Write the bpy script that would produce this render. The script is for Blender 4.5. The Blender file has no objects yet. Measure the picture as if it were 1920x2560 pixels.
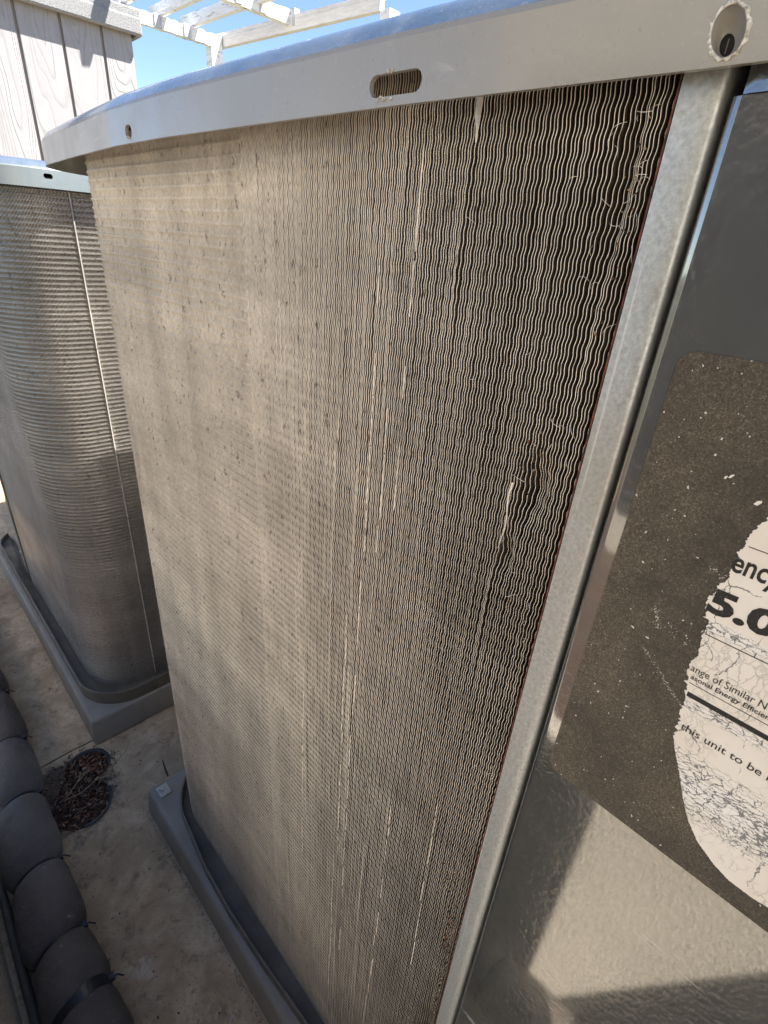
import bpy, bmesh, math, random
import numpy as np
from mathutils import Vector, Matrix
random.seed(7); rng = np.random.default_rng(7)
SC = bpy.context.scene
COL = SC.collection
S = 0.2                      # metres per design unit (camera to coil face = 1 unit = 20 cm)

# ------------------------------------------------------------------ camera
cam_d = bpy.data.cameras.new('camera'); cam = bpy.data.objects.new('camera', cam_d); COL.objects.link(cam)
Rr = (0.71835466, -0.69240947, 0.06734118)
Rd = (-0.27595331, -0.37246888, -0.88606811)
Rf = (0.63860501, 0.61792814, -0.45863762)
M = Matrix(((Rr[0], -Rd[0], -Rf[0]), (Rr[1], -Rd[1], -Rf[1]), (Rr[2], -Rd[2], -Rf[2])))
cam.matrix_world = M.to_4x4()
cam_d.sensor_fit = 'VERTICAL'; cam_d.sensor_height = 32.0; cam_d.lens = 32.0 * 1294.02 / 2560
cam_d.clip_start = 0.01; cam_d.clip_end = 500
SC.camera = cam

# ------------------------------------------------------------------ light
SUN_EL = math.radians(58); sx, sy = 0.76, -0.65            # the sun stands over +x, -y
sdir = Vector((sx * math.cos(SUN_EL), sy * math.cos(SUN_EL), math.sin(SUN_EL))).normalized()
world = bpy.data.worlds.new('World'); SC.world = world; world.use_nodes = True
wn = world.node_tree; bg = wn.nodes['Background']
sky = wn.nodes.new('ShaderNodeTexSky'); sky.sky_type = 'NISHITA'; sky.sun_disc = False
sky.sun_elevation = SUN_EL; sky.sun_rotation = math.atan2(sx, sy)
sky.air_density = 1.0; sky.dust_density = 0.0; sky.ozone_density = 0.6; sky.altitude = 5000
wn.links.new(sky.outputs[0], bg.inputs[0]); bg.inputs[1].default_value = 0.072
sun_d = bpy.data.lights.new('sun', 'SUN'); sun_d.energy = 5.0; sun_d.angle = math.radians(0.5); sun_d.color = (1, 0.94, 0.85)
sun = bpy.data.objects.new('sun', sun_d); COL.objects.link(sun)
sun.rotation_euler = sdir.to_track_quat('Z', 'Y').to_euler()
SC.view_settings.view_transform = 'Standard'; SC.view_settings.look = 'None'
SC.view_settings.exposure = 2.35; SC.view_settings.gamma = 1.0; SC.view_settings.use_curve_mapping = False

# ------------------------------------------------------------------ material helper
class Mat:
    def __init__(s, name):
        s.m = bpy.data.materials.new(name); s.m.use_nodes = True
        s.t = s.m.node_tree; s.b = s.t.nodes['Principled BSDF']; s.pos = None
    def n(s, typ, **kw):
        nd = s.t.nodes.new(typ)
        for k, v in kw.items(): setattr(nd, k, v)
        return nd
    def l(s, a, b): s.t.links.new(a, b)
    def P(s, scale=(1, 1, 1), rot=(0, 0, 0)):
        g = s.n('ShaderNodeNewGeometry'); mp = s.n('ShaderNodeMapping')
        mp.inputs['Scale'].default_value = scale; mp.inputs['Rotation'].default_value = rot
        s.l(g.outputs['Position'], mp.inputs[0]); return mp.outputs[0]
    def noise(s, sc, det=4, rough=.55, dist=0, vec=None):
        nd = s.n('ShaderNodeTexNoise'); nd.inputs['Scale'].default_value = sc; nd.inputs['Detail'].default_value = det
        nd.inputs['Roughness'].default_value = rough; nd.inputs['Distortion'].default_value = dist
        s.l(vec if vec is not None else s.P(), nd.inputs['Vector']); return nd.outputs['Fac']
    def vor(s, sc, feat='F1', vec=None, out='Distance', rnd=1):
        nd = s.n('ShaderNodeTexVoronoi'); nd.feature = feat; nd.inputs['Scale'].default_value = sc; nd.inputs['Randomness'].default_value = rnd
        s.l(vec if vec is not None else s.P(), nd.inputs['Vector']); return nd.outputs[out]
    def ramp(s, f, stops, interp='LINEAR'):
        r = s.n('ShaderNodeValToRGB'); r.color_ramp.interpolation = interp
        e = r.color_ramp.elements
        while len(e) < len(stops): e.new(.5)
        for el, (p, c) in zip(e, stops):
            el.position = p; el.color = (c, c, c, 1) if isinstance(c, (int, float)) else (*c, 1)
        s.l(f, r.inputs[0]); return r.outputs[0]
    def mix(s, f, a, b, mode='MIX'):
        m = s.n('ShaderNodeMix', data_type='RGBA', blend_type=mode)
        for sock, v in ((m.inputs[0], f), (m.inputs[6], a), (m.inputs[7], b)):
            if hasattr(v, 'is_linked') or hasattr(v, 'links'): s.l(v, sock)
            elif isinstance(v, (int, float)): sock.default_value = v
            else: sock.default_value = (*v, 1)
        return m.outputs[2]
    def math(s, op, a, b=0, clamp=False):
        m = s.n('ShaderNodeMath', operation=op); m.use_clamp = clamp
        for sock, v in ((m.inputs[0], a), (m.inputs[1], b)):
            if isinstance(v, (int, float)): sock.default_value = v
            else: s.l(v, sock)
        return m.outputs[0]
    def bump(s, h, dist=.001, strength=1.0, normal=None):
        b = s.n('ShaderNodeBump'); b.inputs['Distance'].default_value = dist; b.inputs['Strength'].default_value = strength
        s.l(h, b.inputs['Height'])
        if normal is not None: s.l(normal, b.inputs['Normal'])
        return b.outputs[0]
    def sep(s, vec=None):
        nd = s.n('ShaderNodeSeparateXYZ'); s.l(vec if vec is not None else s.P(), nd.inputs[0]); return nd.outputs
    def set(s, color=None, rough=None, metal=None, spec=None, normal=None, coat=None, coat_r=None, coat_i=None):
        for k, v in (('Base Color', color), ('Roughness', rough), ('Metallic', metal), ('Specular IOR Level', spec), ('Normal', normal), ('Coat Weight', coat), ('Coat Roughness', coat_r), ('Coat IOR', coat_i)):
            if v is None: continue
            sock = s.b.inputs[k]
            if isinstance(v, (int, float)): sock.default_value = v
            elif isinstance(v, tuple): sock.default_value = (*v, 1)
            else: s.l(v, sock)
        return s.m

def mat_fin(name, side, edge_dark, metal, rough):
    m = Mat(name)
    big = m.noise(9, 5, .6)
    streak = m.noise(26, 4, .6, vec=m.P((1, 1, .10)))
    fine = m.noise(420, 3, .6, vec=m.P((1, 1, .6)))
    spots = m.ramp(m.noise(170, 3, .7, vec=m.P((1, 1, .55))), [(.60, 0), (.68, 1)])
    v = m.math('MULTIPLY', m.ramp(big, [(.3, .88), (.7, 1.10)]), m.ramp(streak, [(.3, .84), (.7, 1.15)]))
    v = m.math('MULTIPLY', v, m.ramp(fine, [(.3, .8), (.7, 1.15)]))
    rows = m.noise(17, 3, .7, vec=m.P((.12, .12, 1)))
    v = m.math('MULTIPLY', v, m.ramp(rows, [(.3, .80), (.7, 1.16)]))
    lint = m.ramp(m.noise(70, 5, .75, .8, vec=m.P((1, 1, .35))), [(.55, 0), (.72, .35)])
    c = m.mix(lint, m.mix(1.0, side, v, 'MULTIPLY'), (.30, .26, .21))
    c = m.mix(m.math('MULTIPLY', spots, .65), c, edge_dark)
    return m.set(color=c, rough=rough, metal=metal)

MAT = {}
MAT['fin_side'] = mat_fin('shaded_fin_depth', (.075, .058, .044), (.015, .01, .008), .2, .5)  # deep fin colour darkened for the shade between fins, with dirt spots
MAT['fin_dust'] = mat_fin('dusty_fin_side', (.57, .515, .44), (.08, .06, .04), .1, .55)
MAT['fin_edge'] = mat_fin('dusty_fin_edge', (.86, .81, .73), (.14, .10, .07), .25, .42)
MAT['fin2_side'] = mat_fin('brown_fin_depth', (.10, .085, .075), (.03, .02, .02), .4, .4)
MAT['fin2_dust'] = mat_fin('brown_fin_side', (.25, .212, .182), (.05, .038, .03), .35, .34)
MAT['fin2_edge'] = mat_fin('brown_fin_edge', (.80, .76, .71), (.10, .08, .07), .5, .28)
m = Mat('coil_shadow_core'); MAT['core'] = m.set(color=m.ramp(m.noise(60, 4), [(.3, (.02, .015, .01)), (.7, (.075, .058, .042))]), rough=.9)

def mat_paint(name, col, rough, peel=.00012, dirt=.3, dirtcol=(.30, .27, .22), coat=.6, scale=1.0, ior=1.5, spk=.12):
    m = Mat(name)
    cloud = m.noise(14, 6, .65, .3)
    dust = m.math('MULTIPLY', m.ramp(cloud, [(.42, 0), (.72, 1)]), dirt)
    c = m.mix(dust, col, dirtcol)
    c = m.mix(m.math('MULTIPLY', m.ramp(m.noise(600, 2), [(.62, 0), (.72, 1)]), spk), c, (.55, .53, .48))
    drip = m.ramp(m.noise(60, 4, .65, vec=m.P((1, 1, .05))), [(.56, 0), (.70, .28)])
    c = m.mix(drip, c, dirtcol)
    sc1 = m.ramp(m.noise(150, 2, .5, .3, vec=m.P((1, .06, 1.6), (.35, 0, 0))), [(.715, 0), (.735, .5)])
    c = m.mix(m.math('MULTIPLY', sc1, m.ramp(m.noise(12, 3), [(.5, 0), (.6, 1)])), c, (.55, .54, .50))
    c = m.mix(m.ramp(m.noise(230, 5, .75), [(.645, 0), (.68, .4)]), c, (.13, .105, .08))
    pe = m.noise(330 * scale, 2, .4)
    nb = m.bump(pe, peel)
    r = m.ramp(m.noise(30, 5, .6), [(.3, rough * .8), (.75, min(1, rough * 1.9))])
    return m.set(color=c, rough=r, normal=nb, coat=coat, coat_r=rough * .35, coat_i=ior)
MAT['panel'] = mat_paint('grey_cabinet_paint', (.058, .060, .056), 0.14, .00030, .4, (.13, .125, .11), 1.0, 1.0, 2.3, 0)
MAT['rim'] = mat_paint('grey_rim_paint', (.30, .29, .262), .28, .00006, .35, (.37, .35, .30), .5)
MAT['rimtop'] = mat_paint('sky_tinted_rim_top', (.045, .07, .11), .20, .00010, .7, (.13, .155, .19), .6)  # bevel colour darkened and blued to stand for shade and reflected sky
MAT['rim2'] = mat_paint('far_rim_paint', (.15, .185, .20), .30, .00006, .25, (.22, .23, .22), .4)
MAT['pan'] = mat_paint('dark_pan_paint', (.10, .083, .060), .42, .00006, .5, (.22, .18, .13), .1)
m = Mat('plastic_pad')
MAT['pad'] = m.set(color=m.mix(m.ramp(m.noise(11, 6, .65), [(.45, 0), (.75, .7)]), (.285, .248, .20), (.17, .135, .095)), rough=.62, normal=m.bump(m.noise(900, 3), .0003))
m = Mat('galvanised_steel')
sp = m.vor(420, out='Color'); spv = m.n('ShaderNodeSeparateColor'); m.l(sp, spv.inputs[0])
mott = m.ramp(m.noise(520, 3, .7), [(.3, .72), (.7, 1.1)])
scr = m.ramp(m.noise(90, 2, .5, vec=m.P((3, 6, .05))), [(.66, 0), (.70, 1)])
c = m.mix(1.0, (.50, .52, .51), mott, 'MULTIPLY')
c = m.mix(m.math('MULTIPLY', m.ramp(m.noise(9, 5, .65), [(.45, 0), (.75, 1)]), .55), c, (.38, .34, .26))
c = m.mix(m.math('MULTIPLY', scr, .5), c, (.75, .76, .75))
MAT['galv'] = m.set(color=c, rough=m.ramp(spv.outputs[0], [(0, .36), (1, .55)]), metal=.55, normal=m.bump(m.noise(700, 2), .00006))
m = Mat('rusty_gasket'); MAT['gasket'] = m.set(color=m.ramp(m.noise(300, 3), [(.35, (.05, .02, .012)), (.65, (.22, .065, .04))]), rough=.8)
m = Mat('zinc_metal'); MAT['zinc'] = m.set(color=(.62, .62, .60), rough=.28, metal=.9, normal=m.bump(m.noise(500, 3), .0002))
m = Mat('bare_scraped_metal'); MAT['scrape'] = m.set(color=m.ramp(m.noise(700, 4, .7), [(.35, (.28, .25, .18)), (.62, (.85, .82, .74))]), rough=.55, metal=.2, normal=m.bump(m.noise(600, 4), .0006))
m = Mat('black_void'); MAT['black'] = m.set(color=(.012, .012, .012), rough=.85)
m = Mat('black_plastic'); MAT['bplastic'] = m.set(color=(.022, .022, .024), rough=.42)

# torn label materials
m = Mat('adhesive_residue')
fz = m.noise(1500, 3, .8, .8)
fz2 = m.noise(620, 4, .8, 1.2)
c = m.ramp(m.math('ADD', m.math('MULTIPLY', fz, .6), m.math('MULTIPLY', fz2, .4)), [(.33, (.046, .038, .029)), (.52, (.155, .130, .095)), (.66, (.38, .33, .25))])
c = m.mix(m.ramp(m.noise(16, 6, .7, .6), [(.38, 0), (.66, .6)]), c, (.055, .052, .045))
fl = m.math('GREATER_THAN', m.noise(700, 1, .2), .80)
c = m.mix(fl, c, (.75, .72, .66))
MAT['adhesive'] = m.set(color=c, rough=.95, spec=.15, normal=m.bump(fz, .0006))
m = Mat('cracked_label_paper')
warp = m.n('ShaderNodeVectorMath', operation='ADD'); m.l(m.P(), warp.inputs[0])
nw = m.n('ShaderNodeTexNoise'); nw.inputs['Scale'].default_value = 60; nw.inputs['Detail'].default_value = 6; nw.inputs['Roughness'].default_value = .7; m.l(m.P(), nw.inputs['Vector'])
sc_ = m.n('ShaderNodeVectorMath', operation='SCALE'); sc_.inputs['Scale'].default_value = .010; m.l(nw.outputs['Color'], sc_.inputs[0]); m.l(sc_.outputs[0], warp.inputs[1])
W = warp.outputs[0]
mpv = m.n('ShaderNodeMapping'); m.l(W, mpv.inputs[0]); mpv.inputs['Scale'].default_value = (1, 1, .55)
mph = m.n('ShaderNodeMapping'); m.l(W, mph.inputs[0]); mph.inputs['Scale'].default_value = (1, .7, 2.0)
zz = m.sep()[2]
e1 = m.vor(62, 'DISTANCE_TO_EDGE', mpv.outputs[0])
e2 = m.vor(330, 'DISTANCE_TO_EDGE', mpv.outputs[0])
e3 = m.vor(290, 'DISTANCE_TO_EDGE', mph.outputs[0])
dens = m.ramp(m.noise(26, 4, .6), [(.5, 0), (.66, 1)])
k1 = m.math('LESS_THAN', e1, m.ramp(m.noise(90, 3), [(.46, 0), (.75, .018)]))
k2 = m.math('MULTIPLY', m.math('LESS_THAN', e2, .035), dens)
# heavier flaking in the lower curl of the paper and in one band across the middle
def band(z0, w): # z0,w metres
    d = m.math('ABSOLUTE', m.math('SUBTRACT', zz, z0)); return m.math('SUBTRACT', 1.0, m.math('DIVIDE', d, w), True)
low = m.math('MAXIMUM', m.math('MULTIPLY', band(-.955 * S, .085 * S), .75), m.math('MULTIPLY', band(-.588 * S, .016 * S), .6))
low = m.math('MAXIMUM', low, m.math('MULTIPLY', band(-.765 * S, .02 * S), .45))
k3 = m.math('LESS_THAN', e3, m.math('MULTIPLY', m.math('MULTIPLY', low, m.ramp(m.noise(70, 5, .7), [(.34, .0), (.66, .27)])), 1))
k = m.math('MAXIMUM', m.math('MAXIMUM', k1, m.math('MULTIPLY', k2, .45)), k3)
paperc = m.mix(m.ramp(m.noise(40, 4), [(.35, 0), (.7, 1)]), (.78, .71, .61), (.82, .77, .69))
paperc = m.mix(low, paperc, (.86, .84, .81))
c = m.mix(k, paperc, (.23, .225, .215))
MAT['paper'] = m.set(color=c, rough=.8, spec=.3, normal=m.bump(m.math('SUBTRACT', 1.0, k), .0004))
MAT['paper_k'] = None
m = Mat('black_print')
MAT['ink'] = m.set(color=m.ramp(m.noise(900, 3), [(.6, (.016, .015, .014)), (.72, (.10, .095, .09))]), rough=.6)

# setting materials
m = Mat('stained_concrete')
cl = m.noise(5.5, 8, .68, .6); c2 = m.noise(19, 6, .7, .4)
c = m.ramp(cl, [(.30, (.30, .20, .11)), (.46, (.52, .375, .225)), (.60, (.74, .57, .37)), (.74, (.90, .76, .56))])
c = m.mix(m.ramp(c2, [(.35, .0), (.62, .7)]), c, (.36, .255, .155))
c = m.mix(m.ramp(m.noise(33, 5, .7, .5), [(.56, 0), (.66, .6)]), c, (.17, .12, .075))
c = m.mix(m.ramp(m.noise(13, 7, .75, 1.5), [(.60, 0), (.68, .5)]), c, (.74, .66, .53))
c = m.mix(m.math('MULTIPLY', m.ramp(m.noise(240, 3, .7), [(.60, 0), (.68, 1)]), .55), c, (.06, .05, .035))
dx = m.sep()
dd = m.math('ADD', m.math('POWER', m.math('SUBTRACT', dx[0], .30 * S), 2), m.math('MULTIPLY', m.math('POWER', m.math('SUBTRACT', dx[1], 4.28 * S), 2), .6))
dd = m.math('SQRT', dd)
dd = m.math('ADD', dd, m.math('MULTIPLY', m.math('SUBTRACT', m.noise(38, 5, .7), .5), .14))
c = m.mix(m.ramp(dd, [(.055, .88), (.085, 0)]), c, (.075, .055, .038))
MAT['concrete'] = m.set(color=c, rough=.85, normal=m.bump(m.math('ADD', m.noise(130, 6, .7), m.math('MULTIPLY', m.noise(700, 3), .4)), .0018))
m = Mat('soil'); MAT['soil'] = m.set(color=m.ramp(m.noise(160, 6, .75), [(.35, (.014, .008, .005)), (.55, (.08, .042, .025)), (.72, (.20, .12, .07))]), rough=.95, normal=m.bump(m.noise(160, 6, .75), .006))
m = Mat('yard_earth'); MAT['yard'] = m.set(color=m.ramp(m.noise(3, 6, .7), [(.3, (.05, .055, .03)), (.7, (.10, .095, .06))]), rough=.95)
m = Mat('rough_stucco')
c = m.ramp(m.noise(330, 5, .7), [(.36, (.14, .12, .11)), (.45, (.66, .58, .47)), (.7, (.82, .74, .61))])
MAT['stucco'] = m.set(color=c, rough=.95, normal=m.bump(m.math('ADD', m.noise(260, 5, .7), m.vor(300)), .004))
m = Mat('unseen_house_stucco'); MAT['house'] = m.set(color=m.ramp(m.noise(4, 6, .7), [(.3, (.52, .46, .37)), (.7, (.62, .56, .46))]), rough=.95, normal=m.bump(m.noise(90, 5), .004))
m = Mat('pipe_insulation')
foamc = m.mix(m.ramp(m.noise(16, 6, .65), [(.4, 0), (.7, .8)]), (.105, .085, .070), (.165, .133, .105))
foamc = m.mix(m.ramp(m.noise(70, 4, .6), [(.66, 0), (.72, .5)]), foamc, (.42, .36, .31))
MAT['foam'] = m.set(color=foamc, rough=.72, normal=m.bump(m.math('ADD', m.noise(45, 5, .65, 1.2), m.math('MULTIPLY', m.noise(500, 3), .12)), .004))
m = Mat('twig'); MAT['twig'] = m.set(color=m.ramp(m.noise(200, 3), [(.3, (.16, .10, .055)), (.7, (.42, .32, .20))]), rough=.8)
def mat_bark(name, a, b):
    m = Mat(name); return m.set(color=m.ramp(m.noise(300, 4, .7), [(.35, a), (.65, b)]), rough=.85, normal=m.bump(m.noise(350, 3), .0008))
MAT['litter1'] = mat_bark('dark_bark', (.02, .012, .009), (.11, .055, .03))
MAT['litter2'] = mat_bark('rust_bark', (.10, .04, .018), (.32, .14, .07))
MAT['litter3'] = mat_bark('pale_chip', (.25, .16, .10), (.50, .38, .26))
m = Mat('embossed_siding')
pv = m.P((1, 1, .16))
g = m.noise(5.5, 1.5, .45, .35, vec=pv)
rings = m.math('FRACT', m.math('MULTIPLY', g, 26))
ridge = m.ramp(rings, [(0, 1), (.12, 0), (.5, .75), (1, 1)])
c = m.mix(m.ramp(rings, [(0, .0), (.12, .5), (.35, 0)]), (.245, .24, .25), (.16, .16, .17))
c = m.mix(m.ramp(m.noise(25, 4), [(.4, 0), (.7, .4)]), c, (.28, .275, .28))
MAT['siding'] = m.set(color=c, rough=.75, normal=m.bump(ridge, .0012))
m = Mat('groove_paint'); MAT['groove'] = m.set(color=(.20, .185, .17), rough=.8)
m = Mat('fascia_paint'); MAT['fascia'] = m.set(color=m.ramp(m.noise(120, 5, .7), [(.3, (.13, .135, .14)), (.7, (.24, .245, .25))]), rough=.8, normal=m.bump(m.noise(200, 5), .003))
m = Mat('peeling_white_wood')
w = m.noise(22, 5, .75, .4, vec=m.P((.35, .35, 2.2)))
c = m.ramp(w, [(.33, (.17, .15, .14)), (.39, (.52, .50, .48)), (.46, (.78, .78, .77))])
MAT['whitewood'] = m.set(color=c, rough=.8, normal=m.bump(w, .01))
m = Mat('cream_painted_wood'); MAT['creamwood'] = m.set(color=m.ramp(m.noise(30, 5, .7, vec=m.P((1, .3, 2))), [(.3, (.56, .54, .52)), (.6, (.72, .70, .68))]), rough=.7)
m = Mat('rafter_shade_grey'); MAT['rafter_shade'] = m.set(color=(.42, .42, .46), rough=.5, metal=.3)  # grey for boxes that paint in the shaded rafter ends

# ------------------------------------------------------------------ mesh helpers (all coordinates in design units)
def mesh(name, V, F, mats, midx=None, smooth=False):
    me = bpy.data.meshes.new(name)
    V = np.asarray(V, dtype=np.float32) * S
    if isinstance(F, np.ndarray):
        nf = len(F); k = F.shape[1]
        me.vertices.add(len(V)); me.vertices.foreach_set('co', V.ravel())
        me.loops.add(nf * k); me.loops.foreach_set('vertex_index', F.astype(np.int32).ravel())
        me.polygons.add(nf); me.polygons.foreach_set('loop_start', np.arange(0, nf * k, k, dtype=np.int32))
        me.update(calc_edges=True)
    else:
        me.from_pydata([tuple(map(float, v)) for v in V], [], F); me.update()
    for mt in mats: me.materials.append(mt)
    if midx is not None: me.polygons.foreach_set('material_index', np.asarray(midx, dtype=np.int32))
    if smooth: me.polygons.foreach_set('use_smooth', np.ones(len(me.polygons), dtype=bool))
    me.update()
    return me
def link(name, me, parent=None, loc=(0, 0, 0)):
    o = bpy.data.objects.new(name, me); COL.objects.link(o)
    if parent is not None:
        o.parent = parent
        pl = parent.get('_w', (0, 0, 0))
        w = Vector(loc) * S
        o.location = w - Vector(pl)
        o['_w'] = tuple(w)
    else:
        o.location = Vector(loc) * S; o['_w'] = tuple(o.location)
    return o
def put(name, V, F, mat, parent=None, loc=(0, 0, 0), smooth=False, midx=None):
    """V given in absolute design coordinates; the object origin goes to loc."""
    V = np.asarray(V, dtype=float) - np.asarray(loc, dtype=float)
    mats = mat if isinstance(mat, list) else [mat]
    return link(name, mesh(name, V, F, mats, midx, smooth), parent, loc)
def empty(name, loc, label, cat, group=None):
    o = bpy.data.objects.new(name, None); COL.objects.link(o); o.location = Vector(loc) * S
    o.empty_display_size = .05; o['_w'] = tuple(o.location); return tag(o, label, cat, group)
def tag(o, label, cat, group=None):
    o['label'] = label; o['category'] = cat
    if group: o['group'] = group
    return o
def structure(o): o['kind'] = 'structure'; return o
def box(a, b):
    (x0, y0, z0), (x1, y1, z1) = a, b
    V = [(x0, y0, z0), (x1, y0, z0), (x1, y1, z0), (x0, y1, z0), (x0, y0, z1), (x1, y0, z1), (x1, y1, z1), (x0, y1, z1)]
    F = [(0, 3, 2, 1), (4, 5, 6, 7), (0, 1, 5, 4), (1, 2, 6, 5), (2, 3, 7, 6), (3, 0, 4, 7)]
    return V, F
def bevel_obj(o, w, seg=2, ang=35):
    md = o.modifiers.new('bevel', 'BEVEL'); md.width = w * S; md.segments = seg; md.limit_method = 'ANGLE'; md.angle_limit = math.radians(ang); md.harden_normals = False
    return o
def bake(o):
    dg = bpy.context.evaluated_depsgraph_get(); dg.update()
    me = bpy.data.meshes.new_from_object(o.evaluated_get(dg), depsgraph=dg)
    old = o.data; o.modifiers.clear(); o.data = me
    if old.users == 0: bpy.data.meshes.remove(old)
    return o
def bbox(name, a, b, mat, parent=None, w=.01, loc=None):
    V, F = box(a, b); c = loc or tuple((p + q) / 2 for p, q in zip(a, b))
    o = put(name, V, F, mat, parent, c); 
    if w: bevel_obj(o, w); bake(o)
    return o
def tube(path, r, n=12, closed=False, flat=None):
    """path list of points, r scalar or list."""
    P = [Vector(p) for p in path]; V = []; F = []
    up = Vector((0, 0, 1))
    for i, p in enumerate(P):
        a = P[i - 1] if (i > 0 or closed) else p; b = P[(i + 1) % len(P)] if (i < len(P) - 1 or closed) else p
        t = (b - a).normalized(); sdv = t.cross(up)
        if sdv.length < 1e-3: sdv = Vector((1, 0, 0))
        sdv.normalize(); u = sdv.cross(t)
        rr = r[i] if isinstance(r, (list, tuple)) else r
        for k in range(n):
            an = 2 * math.pi * k / n
            V.append(p + sdv * (rr * math.cos(an)) + u * (rr * math.sin(an)))
    L = len(P)
    for i in range(L if closed else L - 1):
        for k in range(n):
            j = (i + 1) % L
            F.append((i * n + k, i * n + (k + 1) % n, j * n + (k + 1) % n, j * n + k))
    if not closed:
        F.append(tuple(range(n - 1, -1, -1))); F.append(tuple(range((L - 1) * n, L * n)))
    return V, F
def sweep_outline(out, prof, closed_prof=True):
    """out: list of ((x,y),(nx,ny)) closed loop with inward normals; prof: list of (inset,z)."""
    V = []; n = len(prof); L = len(out)
    for (p, nn) in out:
        for (d, z) in prof: V.append((p[0] + nn[0] * d, p[1] + nn[1] * d, z))
    F = []
    for i in range(L):
        j = (i + 1) % L
        for k in range(n if closed_prof else n - 1):
            kk = (k + 1) % n
            F.append((i * n + k, i * n + kk, j * n + kk, j * n + k))
    return V, F
def rrect(x0, y0, x1, y1, r, bow=None, seg=14, nside=48):
    pts = []
    def arc(cx, cy, a0, a1):
        for i in range(seg + 1):
            a = a0 + (a1 - a0) * i / seg
            pts.append((cx + r * math.cos(a), cy + r * math.sin(a)))
    # -x side, y increasing
    for i in range(1, nside): pts.append((x0, y0 + r + (y1 - y0 - 2 * r) * i / nside))
    arc(x0 + r, y1 - r, math.pi, math.pi / 2)
    for i in range(1, nside): pts.append((x0 + r + (x1 - x0 - 2 * r) * i / nside, y1))
    arc(x1 - r, y1 - r, math.pi / 2, 0)
    for i in range(1, 6): pts.append((x1, y1 - r - (y1 - y0 - 2 * r) * i / 6))
    arc(x1 - r, y0 + r, 0, -math.pi / 2)
    for i in range(1, 12): pts.append((x1 - r - (x1 - x0 - 2 * r) * i / 12, y0))
    arc(x0 + r, y0 + r, -math.pi / 2, -math.pi)
    if bow: pts = [bow(p) for p in pts]
    out = []; L = len(pts)
    for i in range(L):
        a = pts[i - 1]; b = pts[(i + 1) % L]
        t = Vector((b[0] - a[0], b[1] - a[1])).normalized()
        out.append((pts[i], (t.y, -t.x)))      # traversed clockwise, inward is to the right
    return out
def cap(out, d, z):
    return [(p[0] + n[0] * d, p[1] + n[1] * d, z) for p, n in out]
def cylinder(c, ax, r, h, n=20):
    """solid cylinder centred at c along ax."""
    a = Vector(ax).normalized(); u = a.orthogonal().normalized(); v = a.cross(u); c = Vector(c)
    V = [c - a * h / 2 + (u * math.cos(t) + v * math.sin(t)) * r for t in [2 * math.pi * k / n for k in range(n)]]
    V += [c + a * h / 2 + (u * math.cos(t) + v * math.sin(t)) * r for t in [2 * math.pi * k / n for k in range(n)]]
    F = [tuple(range(n - 1, -1, -1)), tuple(range(n, 2 * n))] + [(k, (k + 1) % n, n + (k + 1) % n, n + k) for k in range(n)]
    return V, F

# ------------------------------------------------------------------ ground
GZ = -5.1
V, F = box((-400, -400, GZ - 1.2), (400, 400, GZ - .55)); structure(put('ground', V, F, MAT['yard'], None, (0, 0, GZ)))
def slab(name, x0, y0, x1, y1, near_edge=None, far_edge=None):
    """slab with a ragged edge along the joint"""
    n = 60; xs = [x0 + (x1 - x0) * i / n for i in range(n + 1)]
    lo = [y0 + (near_edge(x) if near_edge else 0) for x in xs]; hi = [y1 + (far_edge(x) if far_edge else 0) for x in xs]
    V = []; F = []
    for z in (GZ, GZ - .5):
        V += [(x, l, z) for x, l in zip(xs, lo)] + [(x, h, z) for x, h in zip(xs, hi)]
    N = n + 1
    for i in range(n):
        F.append((i, i + 1, N + i + 1, N + i)); F.append((2 * N + i, 3 * N + i, 3 * N + i + 1, 2 * N + i + 1))
        F.append((i, 2 * N + i, 2 * N + i + 1, i + 1)); F.append((N + i, N + i + 1, 3 * N + i + 1, 3 * N + i))
    F.append((0, N, 3 * N, 2 * N)); F.append((n, 2 * N + n, 3 * N + n, N + n))
    return structure(put(name, V, F, MAT['concrete'], None, ((x0 + x1) / 2, (y0 + y1) / 2, GZ)))
rag = [random.uniform(-.012, .012) for _ in range(400)]
def jag(x): i = (x + 20) * 9; k = int(i) % 399; return rag[k] * (1 - i % 1) + rag[k + 1] * (i % 1)
s_near = slab('concrete_slab', -1.1, -12, 9, 4.835, far_edge=jag)
s_far = slab('concrete_slab', -1.1, 4.85, 9, 18.4, near_edge=lambda x: jag(x) + abs(jag(x * 3)) * .7)
V, F = box((-9, -12, GZ - .54), (9, 18.4, GZ - .51)); structure(put('soil_bed', V, F, MAT['soil'], None, (0, 0, GZ - .5)))

# figure-of-eight hole with litter
R1 = (.50, 4.545, .21); R2 = (.33, 4.14, .262)
R3 = (.36, 4.36, .175)
def fig8(off=0, n=110):
    cx, cy = .40, 4.34; pts = []
    for k in range(n):
        a = 2 * math.pi * k / n; best = 0
        for (ox, oy, r) in (R1, R2, R3):
            dx, dy = ox - cx, oy - cy; bq = dx * math.cos(a) + dy * math.sin(a); dq = bq * bq - (dx * dx + dy * dy - r * r)
            if dq > 0: best = max(best, bq + math.sqrt(dq))
        pts.append((cx + best * math.cos(a), cy + best * math.sin(a)))
    return pts
pts = fig8(0); V = [(x, y, GZ + .1) for x, y in pts] + [(x, y, GZ - .9) for x, y in pts]; n = len(pts)
F = [tuple(range(n)), tuple(range(2 * n - 1, n - 1, -1))] + [(i, n + i, n + (i + 1) % n, (i + 1) % n) for i in range(n)]
cut = put('cutter', V, F, MAT['soil'])
md = s_near.modifiers.new('b', 'BOOLEAN'); md.object = cut; md.operation = 'DIFFERENCE'; md.solver = 'EXACT'; bake(s_near)
bpy.data.objects.remove(cut)
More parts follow.
